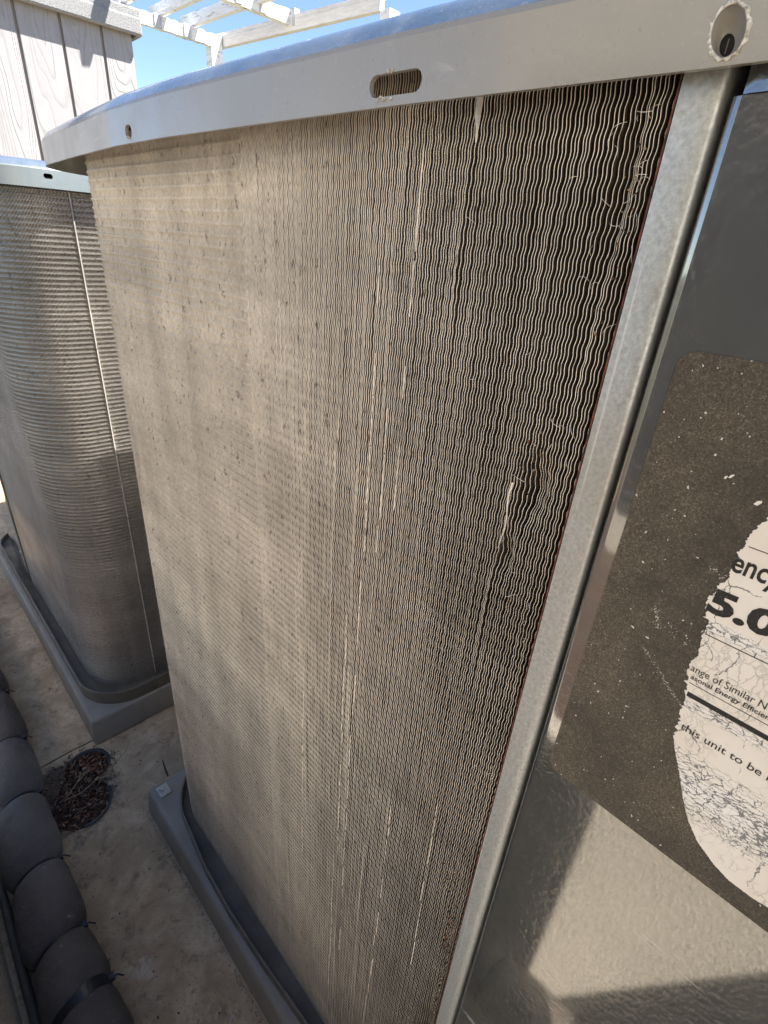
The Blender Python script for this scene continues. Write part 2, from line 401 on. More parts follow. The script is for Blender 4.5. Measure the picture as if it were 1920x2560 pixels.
# black ring lining the hole
def ring_arc(name, c, r, a0, a1, parent):
    V = []; F = []; n = 28
    for i in range(n + 1):
        a = a0 + (a1 - a0) * i / n
        for rr, z in ((r + .004, GZ + .012), (r - .022, GZ + .012), (r - .022, GZ - .3), (r + .004, GZ - .3)): V.append((c[0] + rr * math.cos(a), c[1] + rr * math.sin(a), z))
    for i in range(n):
        for k in range(4): F.append((4 * i + k, 4 * i + (k + 1) % 4, 4 * i + 4 + (k + 1) % 4, 4 * i + 4 + k))
    return put(name, V, F, MAT['bplastic'], parent, (c[0], c[1], GZ), True)
dr = empty('drain_opening', (.42, 4.3, GZ), 'figure-eight opening in the concrete with black pipe rims full of bark litter', 'drain')
ring_arc('pipe_rim', R1, R1[2], -.5, 2.3, dr); ring_arc('pipe_rim', R2, R2[2], -1.8, .15, dr)
# litter: uneven bed + chips
gx, gy = 46, 46; V = []; F = []
for j in range(gy + 1):
    for i in range(gx + 1):
        x = .02 + .78 * i / gx; y = 3.82 + .98 * j / gy
        V.append((x, y, GZ - .06 + random.uniform(-.02, .02) + .03 * math.sin(x * 17) * math.cos(y * 13)))
keep = lambda x, y: any((x - c[0]) ** 2 + (y - c[1]) ** 2 < (c[2] - .012) ** 2 for c in (R1, R2, R3))
for j in range(gy):
    for i in range(gx):
        x = .02 + .78 * (i + .5) / gx; y = 3.82 + .98 * (j + .5) / gy
        if keep(x, y): a = j * (gx + 1) + i; F.append((a, a + 1, a + gx + 2, a + gx + 1))
o = put('litter_bed', V, F, MAT['soil'], dr, (.4, 4.3, GZ), True)
V = []; F = []; MI = []
def chip(x, y, z, L, w, t, yaw, tilt, mi):
    R = Matrix.Rotation(yaw, 3, 'Z') @ Matrix.Rotation(tilt, 3, 'Y') @ Matrix.Rotation(random.uniform(-.6, .6), 3, 'X')
    b = len(V); pr = [(-1, -.5, 0), (-.3, -1, .3), (.8, -.8, 0), (1, .4, .2), (.2, 1, 0), (-.8, .7, .3)]
    for s_ in (-1, 1):
        for (px, py, pz) in pr:
            q = R @ Vector((px * L * random.uniform(.7, 1.1), py * w * random.uniform(.7, 1.1), pz * t + s_ * t)); V.append((x + q.x, y + q.y, z + q.z))
    F.append((b + 5, b + 4, b + 3, b + 2, b + 1, b)); F.append((b + 6, b + 7, b + 8, b + 9, b + 10, b + 11))
    for k in range(6): F.append((b + k, b + (k + 1) % 6, b + 6 + (k + 1) % 6, b + 6 + k))
    MI.extend([mi] * 8)
cnt = 0
while cnt < 2300:
    x = random.uniform(.0, .82); y = random.uniform(3.82, 4.82)
    inside = keep(x, y)
    if not inside and random.random() > .55: continue
    if not inside and (min(math.hypot(x - .3, (y - 4.2)), math.hypot(x - .45, y - 4.5)) > random.gauss(.27, .05)): continue
    L = random.choice([.008, .012, .018, .030]); z = (GZ - .035 + random.uniform(-.03, .035)) if inside else GZ + .006
    if not inside: L = random.choice([.006, .010, .014])
    chip(x, y, z, L, L * random.uniform(.25, .6), .003, random.uniform(0, 6.3), random.uniform(-.6, .6) if inside else 0, random.choices([0, 1, 2], [.62, .31, .07])[0]); cnt += 1
o = put('bark_litter', V, F, [MAT['litter1'], MAT['litter2'], MAT['litter3']], dr, (.4, 4.3, GZ), False, MI); o['kind'] = 'stuff'
for _ in range(26):
    a = random.uniform(0, 6.3); x = random.gauss(.38, .11); y = random.gauss(4.32, .16); L = random.uniform(.05, .15); z = GZ + .005
    P_ = [(x, y, z), (x + L * .5 * math.cos(a), y + L * .5 * math.sin(a), z + random.uniform(.005, .03)), (x + L * math.cos(a + .4), y + L * math.sin(a + .4), z)]
    V, F = tube(P_, random.uniform(.0018, .004), 5); put('dry_stem', V, F, MAT['twig'], dr, P_[0])
# loose specks of dirt over the slab
V = []; F = []; MI = []
for _ in range(420):
    x = random.uniform(.05, 1.8); y = random.uniform(1.2, 9)
    if keep(x, y): continue
    L = random.choice([.003, .004, .006, .010]); chip(x, y, GZ + .003, L, L * .6, .0015, random.uniform(0, 6), 0, random.choices([0, 1, 2], [.6, .25, .15])[0])
for _ in range(520):
    if random.random() < .5: y = random.uniform(1.2, 3.7); x = .765 - abs(random.gauss(0, .018))
    elif random.random() < .5: y = random.uniform(4.7, 8.5); x = .635 - abs(random.gauss(0, .02))
    else: y = random.uniform(1.6, 6.5); x = .07 + abs(random.gauss(0, .03))
    L = random.uniform(.0015, .006); chip(x, y, GZ + .003, L, L * .6, .0015, random.uniform(0, 6), 0, random.choices([0, 1, 2], [.6, .25, .15])[0])
o = put('dirt_specks', V, F, [MAT['litter1'], MAT['litter2'], MAT['litter3']], None, (1, 4, GZ), False, MI); o['kind'] = 'stuff'
def twig(pts, r, label):
    P = []
    for i in range(len(pts) - 1):
        for k in range(5):
            t = k / 5; P.append(tuple(pts[i][a] * (1 - t) + pts[i + 1][a] * t + random.uniform(-.003, .003) for a in range(3)))
    P.append(pts[-1]); V, F = tube(P, [r * (1 - .5 * i / len(P)) for i in range(len(P))], 6)
    tag(put('twig', V, F, MAT['twig'], None, pts[0], True), label, 'twig')
twig([(.20, 4.27, GZ + .03), (.36, 4.24, GZ + .045), (.52, 4.30, GZ + .04), (.66, 4.27, GZ + .02), (.73, 4.20, GZ + .008)], .0055, 'longest tan twig lying right across the litter opening')
twig([(.50, 4.30, GZ + .03), (.68, 4.36, GZ + .02), (.84, 4.46, GZ + .01), (.90, 4.52, GZ + .006), (.95, 4.60, GZ + .006)], .004, 'thin straw running from the litter opening toward the near pad')
twig([(.26, 4.31, GZ + .03), (.40, 4.42, GZ + .04), (.52, 4.46, GZ + .03)], .006, 'short grey-brown twig in the middle of the bark litter')
twig([(.36, 4.48, GZ + .01), (.44, 4.47, GZ + .03), (.53, 4.46, GZ + .02)], .006, 'pale curled twig in the upper lobe of the litter')

# ------------------------------------------------------------------ low stucco wall, and unseen house wall added for bounce light
WX = -.50
bbox_wall = bbox('stucco_wall', (WX - .15, -14, GZ - .5), (WX, 4.3, -2.68), MAT['stucco'], None, .03); tag(bbox_wall, 'low rough grey stucco wall at the lower left edge behind the insulated pipe', 'wall')
o = bbox('unseen_house_wall', (-10.5, -34, GZ - .5), (-8.5, 5.4, 9.0), MAT['house'], None, 0); tag(o, 'unseen tall beige stucco wall added on the camera side for warm bounce light', 'wall')  # unseen wall, added to bounce warm sunlight onto the coil
scr = bbox('reflection_block', (-8.56, -4.2, -4.6), (-8.44, 4.4, 2.45), MAT['bplastic'], o, .02)  # added dark panel, keeps the bright wall out of the service panel's reflection
for (a, b) in (((-8.58, -4.45, -4.8), (-8.36, -4.21, 2.7)), ((-8.58, 4.41, -4.8), (-8.36, 4.65, 2.7)), ((-8.58, -4.2, 2.46), (-8.36, 4.4, 2.7)), ((-8.58, -.35, -4.6), (-8.38, -.15, 2.45))): bbox('reflection_block_frame', a, b, MAT['pan'], o, .02)  # border of the added dark panel

# ------------------------------------------------------------------ insulated line and conduit
def cx_(y):
    return np.interp(y, [-2, 2, 3, 4, 5, 6, 7.5, 9], [-.16, -.155, -.165, -.14, -.075, -.06, -.12, -.2])
ties = [-.9, -.2, .55, 1.3, 1.95, 2.40, 2.87, 3.53, 4.30, 5.06, 5.87, 6.7, 7.6, 8.5]
hz = GZ + .215
hose = empty('insulated_pipe', (-.15, 3, GZ), 'fat grey foam-insulated pipe cinched into bulges along the foot of the wall', 'pipe')
# each bulge between two ties is a section of its own
for i in range(len(ties) - 1):
    a, b = ties[i], ties[i + 1]
    n = 26; V = []; F = []; m_ = 36; tw = random.uniform(-.04, .04)
    for k in range(n + 1):
        t = k / n; y = a + (b - a) * t
        r = .150 + .072 * (1 - abs(2 * t - 1) ** 4.5) ** .7 + .008 * math.sin(2 * math.pi * t) + random.uniform(-.0015, .0015)
        skew = .10      # ties sit slightly askew
        for q in range(m_):
            an = 2 * math.pi * q / m_
            lump = 1 + .018 * math.sin(3 * an + i * 1.7 + 2 * t) + .012 * math.sin(5 * an + i)
            X = cx_(y) + r * 1.0 * lump * math.cos(an); Z = hz + r * lump * math.sin(an)
            Z = max(Z, GZ + .004)
            V.append((X, y + skew * r * math.cos(an) * 1.6, Z))
    for k in range(n):
        for q in range(m_): F.append((k * m_ + q, k * m_ + (q + 1) % m_, (k + 1) * m_ + (q + 1) % m_, (k + 1) * m_ + q))
    F.append(tuple(range(m_))); F.append(tuple(range((n + 1) * m_ - 1, n * m_ - 1, -1)))
    put('foam_section', V, F, MAT['foam'], hose, (float(cx_((a + b) / 2)), (a + b) / 2, GZ), True)
for i, y in enumerate(ties[1:-1]):
    wd = .045 if abs(y - 2.40) < .01 else .008
    R = .190 if wd > .02 else .158
    V = []; F = []; m_ = 40
    for q in range(m_):
        an = 2 * math.pi * q / m_
        for (dr_, dy) in ((0, -wd), (.010, -wd), (.010, wd), (0, wd)):
            V.append((cx_(y) + (R + dr_) * math.cos(an), y + dy + .16 * R * math.cos(an), max(GZ + .003, hz + (R + dr_) * math.sin(an))))
    for q in range(m_):
        for k in range(4): F.append((q * 4 + k, q * 4 + (k + 1) % 4, ((q + 1) % m_) * 4 + (k + 1) % 4, ((q + 1) % m_) * 4 + k))
    tie = put('cable_tie', V, F, MAT['bplastic'], hose, (float(cx_(y)), y, GZ))
    V, F = box((cx_(y) + R - .01, y + .01, hz + .02), (cx_(y) + R + .035, y + .055, hz + .06)); put('tie_head', V, F, MAT['bplastic'], tie, (float(cx_(y)) + R, y, hz))
    V, F = tube([(cx_(y) + R, y + .03, hz + .04), (cx_(y) + R + .05, y + .02, hz + .05), (cx_(y) + R + .085, y - .01, hz + .03)], .006, 5); put('tie_tail', V, F, MAT['bplastic'], tie, (float(cx_(y)) + R, y, hz))
V, F = tube([(-.425, -3, GZ + .05), (-.43, 0, GZ + .05), (-.425, 3, GZ + .05), (-.40, 4.5, GZ + .05), (-.37, 9, GZ + .05)], .032, 14)
tag(put('conduit', V, F, MAT['pan'], None, (-.4, 3, GZ), True), 'thin dark conduit squeezed between the insulated pipe and the stucco wall', 'pipe')

# ------------------------------------------------------------------ fins
FM = [MAT['fin_side'], MAT['fin_edge'], MAT['fin_dust']]
WAVE = .0375; CRIMP = .0028
def wave_rows(z0, z1, coarse):
    n = int((z1 - z0) / WAVE)
    ph, ds = ((0, .2, .42), (0, 1, 0)) if coarse else ((0, .3, .5, .8), (0, .88, 1, .12))
    z = (z0 + (np.arange(n)[:, None] + np.array(ph)[None, :]) * WAVE).ravel()
    d = np.tile(np.array(ds, dtype=float), n)
    return z, d
def vnoise(seed, n):      # smooth 1-D noise
    r = np.random.default_rng(seed); return r.uniform(-1, 1, n)
# damage on the near coil: (y0, z0, z1, half width, lean in pitches)
PITCH = .0078
BANDS = [(1.075, -3.9, -.1, .016, 1.7), (1.19, -2.4, .1, .010, 1.2), (.79, -.18, .26, .008, 2.6), (.565, -1.5, -.46, .009, 2.7), (.585, -3.1, -1.7, .012, 1.8),
         (.80, -3.6, -1.9, .012, 1.6), (.70, -3.0, -1.4, .007, 1.2), (.455, -.30, .27, .010, 2.8), (.91, -4.2, -2.2, .012, 1.5), (.98, -.9, .26, .010, 1.3),
         (1.36, -3.4, -1.5, .012, 1.0), (1.55, -4.4, -2.8, .012, 1.2), (.50, -4.3, -3.2, .02, 2.2), (.66, -.25, .25, .006, 1.4), (1.9, -2.2, -.4, .012, .8), (2.6, -1.2, .0, .02, 1.0)]
SM = {k: np.random.default_rng(100 + k).uniform(-1, 1, (90, 60)) for k in range(3)}
def smooth2(k, u, v):
    A = SM[k]; u = np.clip(u, 0, 88.99); v = np.clip(v, 0, 58.99); i = np.floor(u).astype(int); j = np.floor(v).astype(int); fu = u - i; fv = v - j
    fu = fu * fu * (3 - 2 * fu); fv = fv * fv * (3 - 2 * fv)
    return (A[i, j] * (1 - fu) * (1 - fv) + A[i + 1, j] * fu * (1 - fv) + A[i, j + 1] * (1 - fu) * fv + A[i + 1, j + 1] * fu * fv)
def damage(y, z):
    y = np.full_like(z, y) if np.isscalar(y) else y
    f = .30 * smooth2(0, y * 26, (z + 5) * 7) + .28 * smooth2(1, y * 11, (z + 5) * 2.5) + .12 * smooth2(2, np.mod(y * 90, 80), (z + 5) * 10.5)
    for (y0, z0, z1, w, L) in BANDS:
        wob = .012 * np.sin(z * 2.3 + y0 * 9)
        g = np.exp(-((y - y0 - wob) / w) ** 2)
        e = np.clip((z - z0) / .12, 0, 1) * np.clip((z1 - z) / .12, 0, 1)
        f = f + (.30 if y0 < .9 else .70) * L * g * e * (.55 + .45 * np.sin(z * 5.3 + y0 * 31) * np.sin(z * 1.9 + y0 * 7))
    ym = float(np.mean(y)); f = f + (.11 if ym < 1 else max(.025, .11 - (ym - 1) * .12)) * math.sin(ym * 9137.0)
    # crushed pocket beside the end plate
    g = np.exp(-((y - .515) / .018) ** 2 - ((z + .50) / .07) ** 2); f = f - .9 * g
    return f * PITCH
def damage_depth(y, z):
    g = np.exp(-((y - .50) / .028) ** 2 - ((z + .47) / .07) ** 2) + .8 * np.exp(-((y - .545) / .02) ** 2 - ((z + .66) / .05) ** 2) + .7 * np.exp(-((y - .47) / .02) ** 2 - ((z - .12) / .12) ** 2)
    g = g + .8 * np.exp(-((y - .46) / .03) ** 2 - ((z + 3.2) / .25) ** 2)
    return .034 * g
def fin_arrays(P, T, N, z, d, dmg, dep, w, depth, amp, DUST=.0045):
    n = len(z); Px, Py = P
    disp = amp * (d - .5) + dmg
    V = np.zeros((n, 4, 3))
    back = amp * (d - .5) + dmg * .12
    f = DUST / depth
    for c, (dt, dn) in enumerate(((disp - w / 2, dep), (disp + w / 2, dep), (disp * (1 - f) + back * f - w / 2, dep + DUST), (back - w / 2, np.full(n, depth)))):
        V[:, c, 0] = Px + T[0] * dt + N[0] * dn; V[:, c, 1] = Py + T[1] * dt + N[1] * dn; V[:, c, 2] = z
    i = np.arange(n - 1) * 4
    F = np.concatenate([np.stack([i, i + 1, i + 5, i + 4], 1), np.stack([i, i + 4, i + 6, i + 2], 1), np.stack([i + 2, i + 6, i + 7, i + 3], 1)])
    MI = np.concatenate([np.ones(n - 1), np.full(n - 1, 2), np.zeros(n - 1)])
    return V.reshape(-1, 3), F, MI
def coil_path(x0, y_start, y_corner_c, r, x_end, sign=1):
    """points along the coil from y_start up to the corner and then along +x.  sign=1: corner at high y; -1: corner at low y."""
    L1 = abs(y_corner_c - y_start); L2 = r * math.pi / 2; L3 = x_end - (x0 + r)
    def at(s):
        if s < L1: return (x0, y_start + sign * s), (0, sign), (1, 0)
        s -= L1
        if s < L2:
            a = s / r; return (x0 + r - r * math.cos(a), y_corner_c + sign * r * math.sin(a)), (math.sin(a), sign * math.cos(a)), (math.cos(a), -sign * math.sin(a))
        s -= L2
        return (x0 + r + s, y_corner_c + sign * r), (1, 0), (0, -sign)
    return at, L1, L1 + L2, L1 + L2 + L3
def fin_pack(name, at, svals, z0, z1, coarse, parent, mats, w=.0026, depth=.055, amp=.0032, dmg=None, jit=0, crimp=CRIMP, offset=(0, 0, 0)):
    Vs, Fs, Ms = [], [], []; base = 0
    z, d = wave_rows(z0, z1, coarse)
    for s in svals:
        P, T, N = at(s)
        if dmg: dm = dmg(s, z)
        else: dm = np.zeros(len(z))
        if jit: dm = dm + jit * PITCH * (smooth2(0, np.full_like(z, (s * 9) % 88), (z + 5) * 5) + .6 * smooth2(1, np.full_like(z, (s * 41) % 88), (z + 5) * 2))
        V, F, M_ = fin_arrays(P, T, N, z, d, dm, crimp * (1 - d), w, depth, amp)
        Vs.append(V); Fs.append(F + base); Ms.append(M_); base += len(V)
    V = np.concatenate(Vs); F = np.concatenate(Fs); M_ = np.concatenate(Ms)
    o = put(name, V, F, mats, parent, offset, False, M_); o['kind'] = 'stuff'
    return o

# ------------------------------------------------------------------ air conditioners
def rim_bow(p):
    x, y = p
    if x < 1.6:
        wgt = max(0, 1 - max(0, (x - .97)) / .5)
        x += wgt * (np.interp(y, [-1.2, -.6, .34, .9, 1.4, 1.9, 2.3, 2.8, 3.2, 3.6, 4], [.03, .01, -.015, -.068, -.095, -.118, -.116, -.08, -.045, -.01, 0]))
    return (float(x), y)
def pan_bow(p):
    x, y = p
    if x < 1.6:
        wgt = max(0, 1 - max(0, (x - .95)) / .5)
        x += wgt * (np.interp(y, [-1.2, .3, 1.27, 1.7, 2.17, 2.6, 3.1, 3.43], [.03, -.02, -.068, -.095, -.112, -.10, -.04, 0]))
    return (float(x), y)
def capsule(c, hw, hh, horizontal, x0=.5, x1=1.15, axis='x'):
    """stadium prism along x"""
    r = min(hw, hh); pts = []
    for q in range(24):
        a = 2 * math.pi * (q + .5) / 24; cy, cz = r * math.cos(a), r * math.sin(a)
        if hw > hh: cy += math.copysign(hw - r, math.cos(a))
        else: cz += math.copysign(hh - r, math.sin(a))
        pts.append((c[0] + cy, c[1] + cz))
    n = len(pts)
    if axis == 'x': V = [(x0, a, b) for a, b in pts] + [(x1, a, b) for a, b in pts]
    else: V = [(a, x0, b) for a, b in pts] + [(a, x1, b) for a, b in pts]
    F = [tuple(range(n - 1, -1, -1)), tuple(range(n, 2 * n))] + [(i, (i + 1) % n, n + (i + 1) % n, n + i) for i in range(n)]
    return V, F
def make_rim(out, zlow, zface, ztop, mat, parent, loc, cutters):
    t = .011; b = .085
    prof = [(0, zlow), (0, zface)]
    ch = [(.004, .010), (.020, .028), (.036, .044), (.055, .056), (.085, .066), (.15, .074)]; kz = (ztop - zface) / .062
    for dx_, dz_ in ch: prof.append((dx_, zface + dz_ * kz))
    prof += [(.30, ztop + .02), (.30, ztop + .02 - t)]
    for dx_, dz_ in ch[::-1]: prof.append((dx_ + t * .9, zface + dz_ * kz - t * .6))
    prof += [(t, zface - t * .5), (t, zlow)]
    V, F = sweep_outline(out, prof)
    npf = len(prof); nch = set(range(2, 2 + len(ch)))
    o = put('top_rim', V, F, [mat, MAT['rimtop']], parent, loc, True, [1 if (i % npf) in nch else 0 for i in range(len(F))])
    bm = bmesh.new(); bm.from_mesh(o.data); bmesh.ops.recalc_face_normals(bm, faces=bm.faces[:]); bm.to_mesh(o.data); bm.free()
    for (V, F) in cutters:
        c = put('cutter', V, F, mat)
        bm = bmesh.new(); bm.from_mesh(c.data); bmesh.ops.recalc_face_normals(bm, faces=bm.faces[:]); bm.to_mesh(c.data); bm.free()
        md = o.modifiers.new('b', 'BOOLEAN'); md.object = c; md.operation = 'DIFFERENCE'; md.solver = 'EXACT'
        bpy.context.view_layer.update(); bake(o); bpy.data.objects.remove(c)
    o.data.polygons.foreach_set('use_smooth', np.ones(len(o.data.polygons), dtype=bool))
    md = o.modifiers.new('e', 'EDGE_SPLIT'); md.split_angle = math.radians(19); bake(o)
    return o
def make_top(out, z, mat, parent, loc):
    ring = cap(out, .29, z); n = len(ring)
    cx = sum(p[0] for p in ring) / n; cy = sum(p[1] for p in ring) / n
    V = [(p[0], p[1], p[2] - .05) for p in ring] + list(ring) + [((p[0] + cx) / 2, (p[1] + cy) / 2, z + .07) for p in ring] + [(cx, cy, z + .08)]
    F = [tuple(range(n))]
    for i in range(n):
        j = (i + 1) % n
        F += [(i, n + i, n + j, j), (n + i, 2 * n + i, 2 * n + j, n + j), (2 * n + i, 3 * n, 2 * n + j)]
    return put('top_cover', V, F, mat, parent, loc, True)
def make_pan(out, zbase, zlip, mat, parent, loc):
    prof = [(0, zbase), (0, zlip), (.014, zlip + .004), (.020, zlip - .01), (.026, zlip - .075), (.30, zlip - .085), (.30, zbase)]
    V, F = sweep_outline(out, prof)
    o = put('base_pan', V, F, mat, parent, loc); 
    return o
def make_core(x0, y0, x1, y1, r, z0, z1, parent, loc):
    out = rrect(x0, y0, x1, y1, r, nside=6, seg=10); n = len(out)
    V = cap(out, 0, z0) + cap(out, 0, z1)
    F = [tuple(range(n)), tuple(range(2 * n - 1, n - 1, -1))] + [(i, n + i, n + (i + 1) % n, (i + 1) % n) for i in range(n)]
    return put('coil', V, F, MAT['core'], parent, loc)
def make_sheet(name, prof, z0, z1, mat, parent, loc, th=.008, top_cut=None):
    """vertical sheet following plan polyline prof (list of (x,y)) with thickness"""
    n = len(prof); pv = [Vector(p) for p in prof]; V = []
    nr = []
    for i in range(n):
        a = pv[max(0, i - 1)]; b = pv[min(n - 1, i + 1)]; t = (b - a).normalized(); nr.append(Vector((-t.y, t.x)))
    for z in (z0, z1):
        V += [(p.x, p.y, z) for p in pv] + [(p.x + q.x * th, p.y + q.y * th, z) for p, q in zip(pv, nr)]
    F = []
    for i in range(n - 1):
        F += [(i, i + 1, 2 * n + i + 1, 2 * n + i), (n + i, 3 * n + i, 3 * n + i + 1, n + i + 1), (i, n + i, n + i + 1, i + 1), (2 * n + i, 2 * n + i + 1, 3 * n + i + 1, 3 * n + i)]
    F += [(0, 2 * n, 3 * n, n), (n - 1, 2 * n - 1, 4 * n - 1, 3 * n - 1)]
    o = put(name, V, F, mat, parent, loc, True)
    bm = bmesh.new(); bm.from_mesh(o.data); bmesh.ops.recalc_face_normals(bm, faces=bm.faces[:]); bm.to_mesh(o.data); bm.free()
    md = o.modifiers.new('e', 'EDGE_SPLIT'); md.split_angle = math.radians(50); bake(o)
    return o

def pad(label, x0, y0, x1, y1, ztop, batter=.035, w=.04):
    V = [(x0, y0, GZ + .002), (x1, y0, GZ + .002), (x1, y1, GZ + .002), (x0, y1, GZ + .002),
         (x0 + batter, y0 + batter, ztop), (x1 - batter, y0 + batter, ztop), (x1 - batter, y1 - batter, ztop), (x0 + batter, y1 - batter, ztop)]
    F = [(0, 3, 2, 1), (4, 5, 6, 7), (0, 1, 5, 4), (1, 2, 6, 5), (2, 3, 7, 6), (3, 0, 4, 7)]
    o = put('equipment_pad', V, F, MAT['pad'], None, ((x0 + x1) / 2, (y0 + y1) / 2, GZ), True)
    bevel_obj(o, w, 4); bake(o)
    return tag(o, label, 'pad', 'grey plastic pads under the condensers')
pad('grey plastic pad under the nearest condenser, bracket bolted to its corner', .77, -1.3, 5.8, 3.67, -4.77)
pad('grey plastic pad under the far condenser, its square corner facing the litter opening', .645, 4.74, 5.6, 9.6, -4.76, .02, .03)
pad('grey plastic pad under the unseen condenser added behind the camera', .77, -7.0, 5.8, -2.0, -4.77)

# --- near condenser
ORG = (1, 1.2, -4.77)
ac = empty('air_conditioner', ORG, 'nearest condenser with dusty beige fins, galvanised corner strip and torn energy label', 'air conditioner', 'outdoor condensers in a row')
x0, yc, r = 1.0, 3.03, .47
rim_out = rrect(.97, -1.15, 5.65, 4.02, .5, rim_bow)
cut = [capsule((.932, .282), .069, .0185, True), capsule((2.165, .280), .030, .0185, True, .5, 1.2)]
cut[1] = capsule((2.163, .279), .027, .0195, True)
cx1, cy1 = 1.47, 3.52      # small slot in the rounded corner of the rim
V, F = capsule((3.74, .286), .013, .024, False, .5, 1.3); cut.append((V, F))
rc = (.952, .349, .284)
RY, RZ, TL = .0200, .0285, .35
def ell(f, dy=0, dz=0, n=40):
    return [(rc[1] + dy + f * (RY * math.cos(t) * math.cos(TL) + RZ * math.sin(t) * math.sin(TL)), rc[2] + dz + f * (-RY * math.cos(t) * math.sin(TL) + RZ * math.sin(t) * math.cos(TL))) for t in [2 * math.pi * k / n for k in range(n)]]
V = [(.90, a, b) for a, b in ell(1)] + [(.975, a, b) for a, b in ell(1)]
F = [tuple(range(40)), tuple(range(79, 39, -1))] + [(i, (i + 1) % 40, 40 + (i + 1) % 40, 40 + i) for i in range(40)]
cut.append((V, F))
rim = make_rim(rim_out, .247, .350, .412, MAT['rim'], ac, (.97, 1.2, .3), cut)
make_top(rim_out, .435, MAT['rim'], ac, (3, 1.2, .4))
pan_out = rrect(.955, -1.12, 5.62, 3.60, .5, pan_bow)
pan = make_pan(pan_out, -4.768, -4.665, MAT['pan'], ac, (.95, 1.2, -4.77))
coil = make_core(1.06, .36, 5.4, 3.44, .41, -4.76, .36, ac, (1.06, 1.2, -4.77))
Z0, Z1 = -4.745, .36
for i in range(300):
    y = .4165 + i * PITCH
    if y > yc: break
    z, d = wave_rows(Z0, Z1, i >= 165)
    V, F, MI = fin_arrays((1.0, y), (0, 1), (1, 0), z, d, damage(y, z) * (1 if i < 150 else max(.15, 1 - (i - 150) / 90)), damage_depth(y, z) + CRIMP * (1 if i < 165 else 2.0 + (y - 1.7) * .7) * (min(1, max(.15, (y - .9) / .8))) * ((1 - d) if i >= 165 else 1 - d), .0010 + .0010 * min(1, i / 165), .058, .0022, .0010 + .0038 * min(1, max(0, (y - .45) / 1.3)) ** 1.3)
    put('fin', V, F, FM, coil, (1, y, Z0), False, MI)
at, L1, L2, L3 = coil_path(1.0, .4165, yc, r, 5.0, 1)
s = np.arange(300 * PITCH, L2 + .25, PITCH)
fin_pack('fin_pack', at, s, Z0, Z1, True, coil, FM, .0021, .05, .0028, crimp=.0062, jit=.12, offset=(1.2, 3.3, Z0))
fin_pack('fin_pack', at, np.arange(L2 + .26, L3, .03), Z0, Z1, True, coil, FM, .0060, .05, .0036, offset=(3, 3.5, Z0))
# galvanised end plate: flat strip with a rolled right edge
prof = [(1.06, .411), (1.0, .411), (.992, .409)] + [(.9915, .40), (.991, .37), (.9915, .353)] + [(.994, .3485), (.999, .3465), (1.01, .346), (1.09, .346)]
make_sheet('end_plate', prof, -4.74, .36, MAT['galv'], ac, (1, .38, -4.7), .004)
bbox('gasket', (.994, .4115, -4.70), (1.03, .4145, .35), MAT['gasket'], ac, 0)
# service panel with rolled edge, wraps round the corner of the cabinet
pr = [(1.12, .336), (1.02, .336), (1.006, .3355), (.998, .3335), (.9945, .3305), (.9920, .3255), (.9914, .3225), (.9912, .3215), (.9911, .320), (.9911, .31)]
pr += [(.991, .31 - .1 * k) for k in range(1, 10)]
cx, cy, rr = 1.351, -.72, .36
pr += [(cx - rr * math.cos(a), cy - rr * math.sin(a)) for a in [math.pi / 2 * k / 12 for k in range(0, 13)]]
pr += [(5.5, -1.08), (5.6, -1.0), (5.6, 3.4)]
make_sheet('service_panel', pr, -4.70, .22, MAT['panel'], ac, (1, 0, -4.7), .006)
pr2 = [(1.12, .322)] + [(.9985, .322), (.9945, .31)] + [(.994, .3 - .1 * k) for k in range(1, 9)] + [(cx - (rr - .003) * math.cos(a), cy - (rr - .003) * math.sin(a)) for a in [math.pi / 2 * k / 8 for k in range(0, 9)]] + [(5.4, -1.077)]
make_sheet('upper_panel', pr2, .2225, .40, MAT['panel'], ac, (1, 0, .3), .006)
# dimpled screw hole with scraped paint ring in the rim
rc = (.952, .349, .284)
def disc_ring(c, ry, rz, iy, iz, x, mat, name, parent, bump=.004, n=48, tilt=.35, lump=0):
    V = []; F = []
    prof = [(1, 0), (.8, 1), (.45, 1), (.0, 0)]
    for q in range(n):
        a = 2 * math.pi * q / n
        for (t, h) in prof:
            L = 1 + (lump * math.sin(a * 7) + lump * .7 * math.sin(a * 13 + 1)) * t
            ey = iy + (ry - iy) * t * L; ez = iz + (rz - iz) * t * L
            yy, zz_ = ey * math.cos(a), ez * math.sin(a)
            V.append((x - h * bump, c[1] + yy * math.cos(tilt) + zz_ * math.sin(tilt), c[2] - yy * math.sin(tilt) + zz_ * math.cos(tilt)))
    m_ = len(prof)
    for q in range(n):
        for k in range(m_ - 1): F.append((q * m_ + k, q * m_ + k + 1, ((q + 1) % n) * m_ + k + 1, ((q + 1) % n) * m_ + k))
    return put(name, V, F, mat, parent, c, True)
rows = [(1.04, .9545, 0, 0), (.97, .9575, 0, 0), (.80, .967, .002, -.003), (.60, .974, .004, -.0065), (.46, .976, .0052, -.0085)]
V = []; F = []
for f, x, dy, dz in rows: V += [(x, a, b) for a, b in ell(f, dy, dz)]
for j in range(len(rows) - 1):
    for i in range(40): F.append((j * 40 + i, j * 40 + (i + 1) % 40, j * 40 + 40 + (i + 1) % 40, j * 40 + 40 + i))
put('screw_recess', V, F, MAT['rim'], rim, rc, True)
V = []; F = []
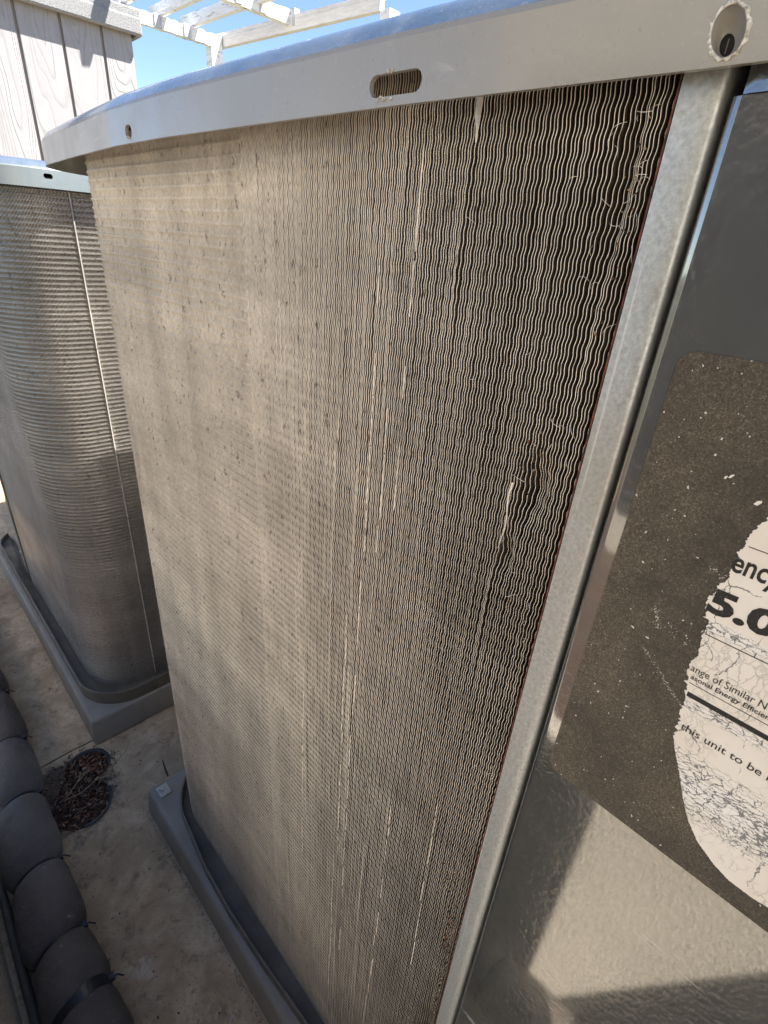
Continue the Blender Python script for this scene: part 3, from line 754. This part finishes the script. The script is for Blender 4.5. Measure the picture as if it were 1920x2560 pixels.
for f, x in ((1.0, .9565), (1.01, .9525), (1.08, .9505), (1.19, .9515), (1.23, .9545)):
    for i, (a, b) in enumerate(ell(1.0)):
        ff = f if f < 1.1 else 1 + (f - 1) * (1 + .35 * math.sin(i * 1.9) + .25 * math.sin(i * 3.1 + 1) + .25 * math.sin(i * .31 + 2))
        V.append((x + random.uniform(-.0006, .0006), rc[1] + (a - rc[1]) * ff, rc[2] + (b - rc[2]) * ff))
for j in range(4):
    for i in range(40): F.append((j * 40 + i, j * 40 + (i + 1) % 40, j * 40 + 40 + (i + 1) % 40, j * 40 + 40 + i))
put('scraped_ring', V, F, MAT['scrape'], rim, rc, True)
sc_c = (.977, rc[1] + .0055, rc[2] - .009)
V, F = cylinder((.982, sc_c[1], sc_c[2]), (1, 0, 0), .0135, .008, 24); put('screw', V, F, MAT['black'], rim, sc_c)
V, F = box((.9775, sc_c[1] - .0008, sc_c[2] - .008), (.9779, sc_c[1] + .0008, sc_c[2] + .008)); put('screw_slot', V, F, MAT['pan'], rim, sc_c)
# ragged bright burrs round the slot
def burr(y, z, s_, n=9):
    V = []; F = []
    for _ in range(n):
        b = len(V); yy = y + random.gauss(0, s_ * 1.1); zz_ = z + random.gauss(0, s_ * .5); L = s_ * random.uniform(.4, .9); x = float(rim_bow((.97, yy))[0])
        for q in range(5):
            a = 2 * math.pi * q / 5 + random.random(); V.append((x - .0015, yy + L * math.cos(a) * random.uniform(.5, 1), zz_ + L * .8 * math.sin(a) * random.uniform(.5, 1)))
        V.append((x - .005 - random.random() * .004, yy, zz_))
        for q in range(5): F.append((b + q, b + (q + 1) % 5, b + 5))
    put('paint_burr', V, F, MAT['scrape'], rim, (float(rim_bow((.97, y))[0]), y, z))
burr(.957, .262, .007); burr(.945, .3025, .005, 6); burr(2.163, .2585, .006, 6)
# bent loose fins, pale, near the top (light dirty flap below the slot)
def flap(pts, w, name='bent_fin'):
    V = []; F = []
    for i, (y, z) in enumerate(pts):
        ww = w[i] if isinstance(w, list) else w
        V += [(.9985, y - ww / 2, z), (.9955 + random.uniform(-.002, .001), y, z + .003), (.9985, y + ww / 2, z)]
    for i in range(len(pts) - 1): F += [(3 * i, 3 * i + 1, 3 * i + 4, 3 * i + 3), (3 * i + 1, 3 * i + 2, 3 * i + 5, 3 * i + 4)]
    put(name, V, F, MAT['fin_edge'], ac, (1, pts[0][0], pts[0][1]), True)
flap([(.792, .27), (.792, .235), (.790, .215), (.789, .19)], [.018, .015, .007, .003])
flap([(.560 + .004 * math.sin(k * 1.3), -.47 - k * .030) for k in range(7)], [.0045, .004, .0045, .003, .0035, .002, .001])
for (ya, yb, z0_, z1_) in ((1.045, 1.050, -.05, -1.5), (1.052, 1.06, -1.55, -3.5), (1.115, 1.10, -1.2, -2.6), (1.13, 1.14, -2.7, -4.1), (.925, .93, .2, -.7), (.80, .81, -1.95, -3.2), (.815, .83, -3.2, -4.1), (.985, .99, -.4, -1.0), (.60, .585, -1.7, -2.7), (1.38, 1.40, -1.8, -3.0)):
    z = z0_
    while z > z1_:
        L_ = random.uniform(.05, .22); t = (z0_ - z) / (z0_ - z1_); yy = ya * (1 - t) + yb * t + random.uniform(-.004, .004)
        k_ = max(3, int(L_ / .019)); ww = random.uniform(.0018, .0042)
        flap([(yy + .0011 * (q % 2) + .004 * math.sin(z * 2.1), z - L_ * q / k_) for q in range(k_ + 1)], [ww * (.25 if q in (0, k_) else random.uniform(.7, 1.1)) for q in range(k_ + 1)])
        z -= L_ + random.choice([.005, .02, .02, .12])
flap([(.563, -.452), (.545, -.455), (.53, -.458)], [.006, .008, .004])
V = []; F = []
for _ in range(170):
    if random.random() < .6: y = .42 + abs(random.gauss(0, .05)); z = random.choice([.15, .1, -.35, -.9, -1.3, -2.6, -3.3, -3.4, -3.8]) + random.gauss(0, .13)
    else: y = random.uniform(.42, 1.6); z = random.uniform(-4, .22)
    a = random.uniform(0, 6.3); L = random.uniform(.01, .035); w = .00035; c_ = random.uniform(-1.5, 1.5); pts_ = []
    for k in range(6):
        t = k / 5; aa = a + c_ * t; pts_.append((.996 - .006 * math.sin(math.pi * t), y + L * t * math.cos(aa), z + L * t * math.sin(aa)))
    b = len(V)
    for (px, py, pz) in pts_: V += [(px, py - w * math.sin(a), pz + w * math.cos(a)), (px, py + w * math.sin(a), pz - w * math.cos(a))]
    for k in range(5): F.append((b + 2 * k, b + 2 * k + 1, b + 2 * k + 3, b + 2 * k + 2))
o = put('lint', V, F, MAT['fin_edge'], coil, (1, .5, -1)); o['kind'] = 'stuff'
V = []; F = []; MI = []
for (y0_, z0_, sy_, sz_, n_) in ((.440, -2.35, .014, .10, 90), (.47, -1.98, .03, .05, 40), (.43, -2.75, .008, .2, 60), (.435, .08, .010, .10, 22), (.50, -.42, .02, .05, 14)):
    for _ in range(n_):
        L = random.uniform(.0015, .0055); chip(.995 + random.uniform(-.004, .006), y0_ + abs(random.gauss(0, sy_)), z0_ + random.gauss(0, sz_), L, L * .5, .001, random.uniform(0, 6), random.uniform(-1, 1), random.choices([0, 1, 2], [.45, .2, .35])[0])
o = put('trapped_debris', V, F, [MAT['litter1'], MAT['litter2'], MAT['litter3']], coil, (1, .44, -2.3), False, MI); o['kind'] = 'stuff'
# bracket with bolt on the pad corner and the sprung clip
bk = bbox('hold_down_bracket', (.862, 3.46, -4.768), (.965, 3.585, -4.757), MAT['zinc'], ac, .003)
V, F = cylinder((.895, 3.53, -4.752), (0, 0, 1), .032, .006, 24); put('washer', V, F, MAT['galv'], bk, (.895, 3.53, -4.75))
V, F = cylinder((.895, 3.53, -4.742), (0, 0, 1), .021, .030, 6); put('bolt', V, F, MAT['zinc'], bk, (.895, 3.53, -4.74))
V = [(.985, 3.64, -4.70), (.985, 3.585, -4.70), (.975, 3.62, -4.50), (.998, 3.64, -4.70), (.998, 3.585, -4.70), (.983, 3.625, -4.48)]
put('pan_clip', V, [(0, 1, 2), (3, 5, 4), (0, 2, 5, 3), (1, 4, 5, 2), (0, 3, 4, 1)], MAT['bplastic'], ac, (.95, 3.5, -4.7))

# --- the torn energy label
XF = .9895
def rounded(y0, z0, y1, z1, r, n=8):
    pts = []
    for (cy_, cz, a0) in ((y1 - r, z1 - r, 0), (y0 + r, z1 - r, 90), (y0 + r, z0 + r, 180), (y1 - r, z0 + r, 270)):
        for k in range(n + 1):
            a = math.radians(a0 + 90 * k / n); pts.append((cy_ + r * math.cos(a), cz + r * math.sin(a)))
    return pts
def decal(name, pts, x, mat, parent, th=.0012):
    n = len(pts); V = [(x, a, b) for a, b in pts] + [(x + th, a, b) for a, b in pts]
    F = [tuple(range(n)), tuple(range(2 * n - 1, n - 1, -1))] + [(i, (i + 1) % n, n + (i + 1) % n, n + i) for i in range(n)]
    return put(name, V, F, mat, parent, (x, pts[0][0], pts[0][1]))
adh = decal('label_residue', rounded(-.47, -1.18, .2935, -.122, .03), XF, MAT['adhesive'], ac)
torn = [(-.02, -.20), (.03, -.26), (.06, -.31), (.0864, -.3561), (.0902, -.3688), (.0968, -.4026), (.0952, -.4385), (.0997, -.4603), (.1012, -.4836), (.1114, -.5046), (.1143, -.5379), (.1123, -.5748), (.1024, -.577), (.101, -.6156), (.0947, -.661), (.1002, -.677), (.0904, -.735), (.0809, -.786), (.0806, -.8161), (.0750, -.8645), (.0510, -.915), (.0143, -.9959), (-.0127, -1.0463), (-.0412, -1.0802), (-.0825, -1.1083), (-.1161, -1.1214), (-.1565, -1.1224), (-.1833, -1.1177), (-.30, -1.09), (-.42, -1.0), (-.42, -.2)]
T2 = []; lo = lo2 = 0.0
for i in range(len(torn)):
    a = torn[i]; b = torn[(i + 1) % len(torn)]; T2.append(a)
    if i < 28:
        k_ = max(1, int(math.hypot(a[0] - b[0], a[1] - b[1]) / .0022)); am = 1.0 if i < 19 else .35
        for q in range(1, k_):
            t = q / k_; lo = lo * .8 + random.gauss(0, .0009); lo2 = lo2 * .45 + random.gauss(0, .0007)
            if random.random() < .03: lo += random.choice((-.004, .004))
            T2.append((a[0] * (1 - t) + b[0] * t + (lo + lo2) * am, a[1] * (1 - t) + b[1] * t + random.gauss(0, .0003)))
lab = decal('energy_label', T2, XF - .0012, MAT['paper'], ac, .0011)
# white shreds and scrapes left on the residue
V = []; F = []
def shred(y, z, L, w, a):
    b = len(V); c_, s_ = math.cos(a), math.sin(a)
    for (p, q) in ((-1, -.4), (0, -1), (1, -.2), (.7, .8), (-.6, 1)):
        p *= L * random.uniform(.7, 1.2); q *= w * random.uniform(.7, 1.2); V.append((XF - .0006, y + p * c_ - q * s_, z + p * s_ + q * c_))
    F.append(tuple(range(b, b + 5)))
for (y, z, L, w, a) in ((.155, -.305, .006, .0022, 2.2), (.162, -.31, .004, .002, 2.0), (.105, -.335, .008, .003, 2.3), (.217, -.668, .004, .002, .5), (.185, -.675, .004, .0018, .1), (.118, -.22, .002, .0015, 0), (.24, -.52, .003, .002, .3), (.2, -.40, .002, .002, 0)): shred(y, z, L, w, a)
for _ in range(150):      # scratch lines of dust
    which = random.random()
    if which < .5: t = random.random(); y = .185 - .10 * t + random.gauss(0, .002); z = -.70 - .085 * t + random.gauss(0, .0025)
    elif which < .75: t = random.random(); y = .19 - .02 * t + random.gauss(0, .003); z = -.60 - .045 * t + random.gauss(0, .004)
    elif which < .87: t = random.random(); y = .17 - .06 * t + random.gauss(0, .003); z = -.625 - .02 * t + random.gauss(0, .006)
    else: t = random.random(); y = .135 - .035 * t; z = -.475 - .01 * t + random.gauss(0, .003)
    shred(y, z, random.uniform(.0006, .0022), random.uniform(.0003, .0007), random.uniform(2.2, 2.8))
for _ in range(75): shred(random.uniform(.07, .285), random.uniform(-1.15, -.14), random.uniform(.0003, .0008), random.uniform(.0002, .0005), random.uniform(0, 3))
o = put('paper_shreds', V, F, MAT['paper'], ac, (XF, .2, -.7)); o['kind'] = 'stuff'
def text(body, y, z, h, width=None, bold=0.0, slant=0, right=None):
    cu = bpy.data.curves.new('lettering', 'FONT'); cu.body = body; cu.size = 1; cu.offset = bold; cu.resolution_u = 3
    ob = bpy.data.objects.new('lettering', cu); COL.objects.link(ob); bpy.context.view_layer.update()
    dg = bpy.context.evaluated_depsgraph_get(); me = bpy.data.meshes.new_from_object(ob.evaluated_get(dg)); bpy.data.objects.remove(ob)
    co = np.zeros(len(me.vertices) * 3); me.vertices.foreach_get('co', co); co = co.reshape(-1, 3)
    sx_ = h / .70; w0 = co[:, 0].max()
    if width: sx_ = width / (w0 - co[:, 0].min())
    L = np.zeros_like(co); off = co[:, 0].min()
    L[:, 0] = 0; L[:, 1] = -(co[:, 0] - off) * sx_; L[:, 2] = co[:, 1] * h / .70
    me.vertices.foreach_set('co', (L * S).ravel()); me.materials.clear(); me.materials.append(MAT['ink']); me.update()
    return link('lettering', me, lab, (XF - .0019, y, z))
def rule(y0, z0, y1, z1, name='printed_rule'):
    V, F = box((XF - .0018, min(y0, y1), min(z0, z1)), (XF - .0013, max(y0, y1), max(z0, z1))); put(name, V, F, MAT['ink'], lab, (XF, y0, z0))
text('ency', .1035, -.4655, .0395, .073, .018)
text('5.0', .1130, -.5570, .047, .108, .044)
rule(.0922, -.4135, -.40, -.4120)
rule(.0976, -.6070, -.40, -.6052); rule(.0976, -.6070, .0962, -.5990); rule(.0175, -.6060, .0160, -.5960)
text('ange of Similar N', .0955, -.6955, .0165, .127, 0)
text('asonal Energy Efficiency Ratio', .0900, -.7125, .0105, .185, .012)
rule(.0885, -.7235, -.40, -.7222); rule(.0840, -.7545, -.40, -.7435)
text('this unit to be in', .0705, -.8355, .0180, .168, .004)

# --- far condenser
OR2 = (2.8, 6.8, -4.76)
ac2 = empty('air_conditioner', OR2, 'far condenser with brown shiny coil rounding its corner, between near unit and shed', 'air conditioner', 'outdoor condensers in a row')
ro = rrect(.72, 4.84, 5.5, 9.6, .55, nside=30)
cut = [capsule((1.30, .268), .030, .016, True, 4.2, 5.0, 'y')]
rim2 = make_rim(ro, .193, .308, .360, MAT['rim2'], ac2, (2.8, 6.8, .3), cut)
make_top(ro, .380, MAT['rim2'], ac2, (2.8, 6.8, .4))
make_pan(rrect(.72, 4.78, 5.4, 9.5, .5), -4.758, -4.60, MAT['pan'], ac2, (2.8, 6.8, -4.76))
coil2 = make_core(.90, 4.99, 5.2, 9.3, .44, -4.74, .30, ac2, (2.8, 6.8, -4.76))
at, L1, L2, L3 = coil_path(.84, 7.72, 5.43, .50, 5.1, -1)
mats2 = [MAT['fin2_side'], MAT['fin2_edge'], MAT['fin2_dust']]
fin_pack('fin_pack', at, np.arange(0, L2 + .75, .0092), -4.70, .32, True, coil2, mats2, .0030, .045, .0030, jit=.05, crimp=.0075, offset=(.84, 5.4, -4.7))
fin_pack('fin_pack', at, np.arange(L2 + .77, L3, .04), -4.70, .32, True, coil2, mats2, .01, .045, .0044, offset=(3, 4.93, -4.7))
pr = [(.90, 7.745), (.83, 7.745), (.825, 7.76)] + [(.825, 7.9 + k * .15) for k in range(6)] + [(.95, 9.1), (1.3, 9.45), (5.4, 9.45), (5.4, 5.2)]
cab = make_sheet('cabinet_panel', pr[::-1], -4.55, .27, MAT['panel'], ac2, (.9, 8.5, -4.5), .006)
for zz_ in (-4.2, -1.8):
    V, F = cylinder((.822, 7.86, zz_), (1, 0, 0), .02, .01, 12); put('screw', V, F, MAT['zinc'], cab, (.82, 7.86, zz_))
bbox('seam_strip', (1.436, 4.920, -4.66), (1.445, 4.935, .22), MAT['fin2_edge'], ac2, 0)


# --- unseen condenser added behind the camera to shape the reflected sunlit patch
shadow_ac = empty('air_conditioner', (3.3, -4.4, -4.77), 'unseen closed grey condenser added behind the camera for its shadow', 'air conditioner', 'outdoor condensers in a row')
ro3 = rrect(.97, -6.9, 5.65, -2.05, .12, nside=8)
make_rim(ro3, .247, .350, .412, MAT['rim'], shadow_ac, (3.3, -4.4, .3), [])
make_top(ro3, .435, MAT['rim'], shadow_ac, (3.3, -4.4, .4))
make_pan(ro3, -4.768, -4.665, MAT['pan'], shadow_ac, (3.3, -4.4, -4.77))
o3 = make_core(1.03, -6.85, 5.55, -2.10, .08, -4.76, .36, shadow_ac, (3.3, -4.4, -4.77)); o3.name = 'unseen_cabinet'; o3.data.materials[0] = MAT['panel']

# ------------------------------------------------------------------ shed
shed = empty('garden_shed', (4, 18.6, GZ), 'pale grey shed with grooved wood-grain siding beyond the far condenser', 'shed')
V, F = box((-3, 18.66, GZ - .4), (7.72, 26, 4.7)); put('wall', V, F, MAT['groove'], shed, (2.5, 22, GZ))
xs = [-3.18, -2.16, -1.15, -.13, .88, 1.90, 2.92, 3.93, 4.945, 5.96, 6.965, 7.76]
for a, b in zip(xs[:-1], xs[1:]):
    bbox('siding_board', (a + .035, 18.60, GZ - .1), (b - (.035 if b < 7.7 else 0), 18.655, 4.70), MAT['siding'], shed, .012)
rf = bbox('roof', (-3.4, 18.36, 4.86), (7.98, 26.3, 5.2), MAT['fascia'], shed, .04)
bbox('fascia', (-3.4, 18.33, 4.62), (7.98, 18.47, 5.02), MAT['fascia'], shed, .05)
bbox('fascia', (7.86, 18.475, 4.62), (7.98, 26.3, 5.02), MAT['fascia'], shed, .03)
bbox('soffit', (-3.3, 18.475, 4.72), (7.855, 26.2, 4.80), MAT['groove'], shed, 0)

# ------------------------------------------------------------------ pergola
perg = empty('pergola', (13, 24, GZ), 'weathered white timber pergola against the blue sky', 'pergola')
def beam(name, a, b, w, h, mat=None, wob=0.0, n=1):
    """beam from a to b (bottom centre points), width w, height h"""
    A = Vector(a); B = Vector(b); t = (B - A).normalized(); s_ = t.cross(Vector((0, 0, 1))).normalized() * (w / 2)
    V = []; F = []
    for i in range(n + 1):
        p = A.lerp(B, i / n); e = [random.uniform(-wob, wob) for _ in range(4)]
        V += [p - s_ + Vector((0, 0, e[0] * .4)), p + s_ + Vector((0, 0, e[1] * .4)), p + s_ + Vector((0, 0, h + e[2])), p - s_ + Vector((0, 0, h + e[3]))]
    for i in range(n):
        for k in range(4): F.append((4 * i + k, 4 * i + (k + 1) % 4, 4 * i + 4 + (k + 1) % 4, 4 * i + 4 + k))
    F += [(3, 2, 1, 0), (4 * n, 4 * n + 1, 4 * n + 2, 4 * n + 3)]
    return put(name, V, F, mat or MAT['whitewood'], perg, a)
beam('header', (4, 26.0, 6.95), (14.15, 26.0, 6.93), .28, .40, None, .045, 60)
beam('header', (6, 22.0, 7.26), (15.75, 22.0, 7.26), .28, .44, None, .02, 30)
beam('outer_beam', (14.75, 26.5, 7.02), (16.1, 17.5, 7.10), .22, .34, MAT['creamwood'])
beam('outer_beam', (14.79, 26.5, 7.365), (16.14, 17.5, 7.445), .30, .13, MAT['creamwood'])
for (xa, xb) in ((13.42, 14.55), (12.15, 12.95), (10.75, 11.45), (9.4, 9.9), (8.0, 8.3)):
    beam('rafter', (xa, 26.9, 7.40), (xb, 17.0, 7.62), .20, .40, None, .015, 12)
for x in (12.95, 11.75, 10.45): bbox('rafter_end_shade', (x, 25.80, 6.93), (x + .28, 25.855, 7.36), MAT['rafter_shade'], perg, .01)  # grey boxes painting the shaded rafter ends on the headers
for x in (14.0, 13.0): bbox('rafter_end_shade', (x, 21.80, 7.27), (x + .26, 21.855, 7.70), MAT['rafter_shade'], perg, .01)
bbox('rafter_end_shade', (15.35, 21.6, 7.20), (15.62, 21.85, 7.72), MAT['rafter_shade'], perg, .01)
bbox('post', (14.15, 25.9, GZ), (14.68, 26.4, 7.36), MAT['whitewood'], perg, .03)
bbox('post', (16.0, 17.0, GZ), (16.5, 17.5, 7.1), MAT['whitewood'], perg, .03)
for o in bpy.data.objects:
    if '_w' in o: del o['_w']
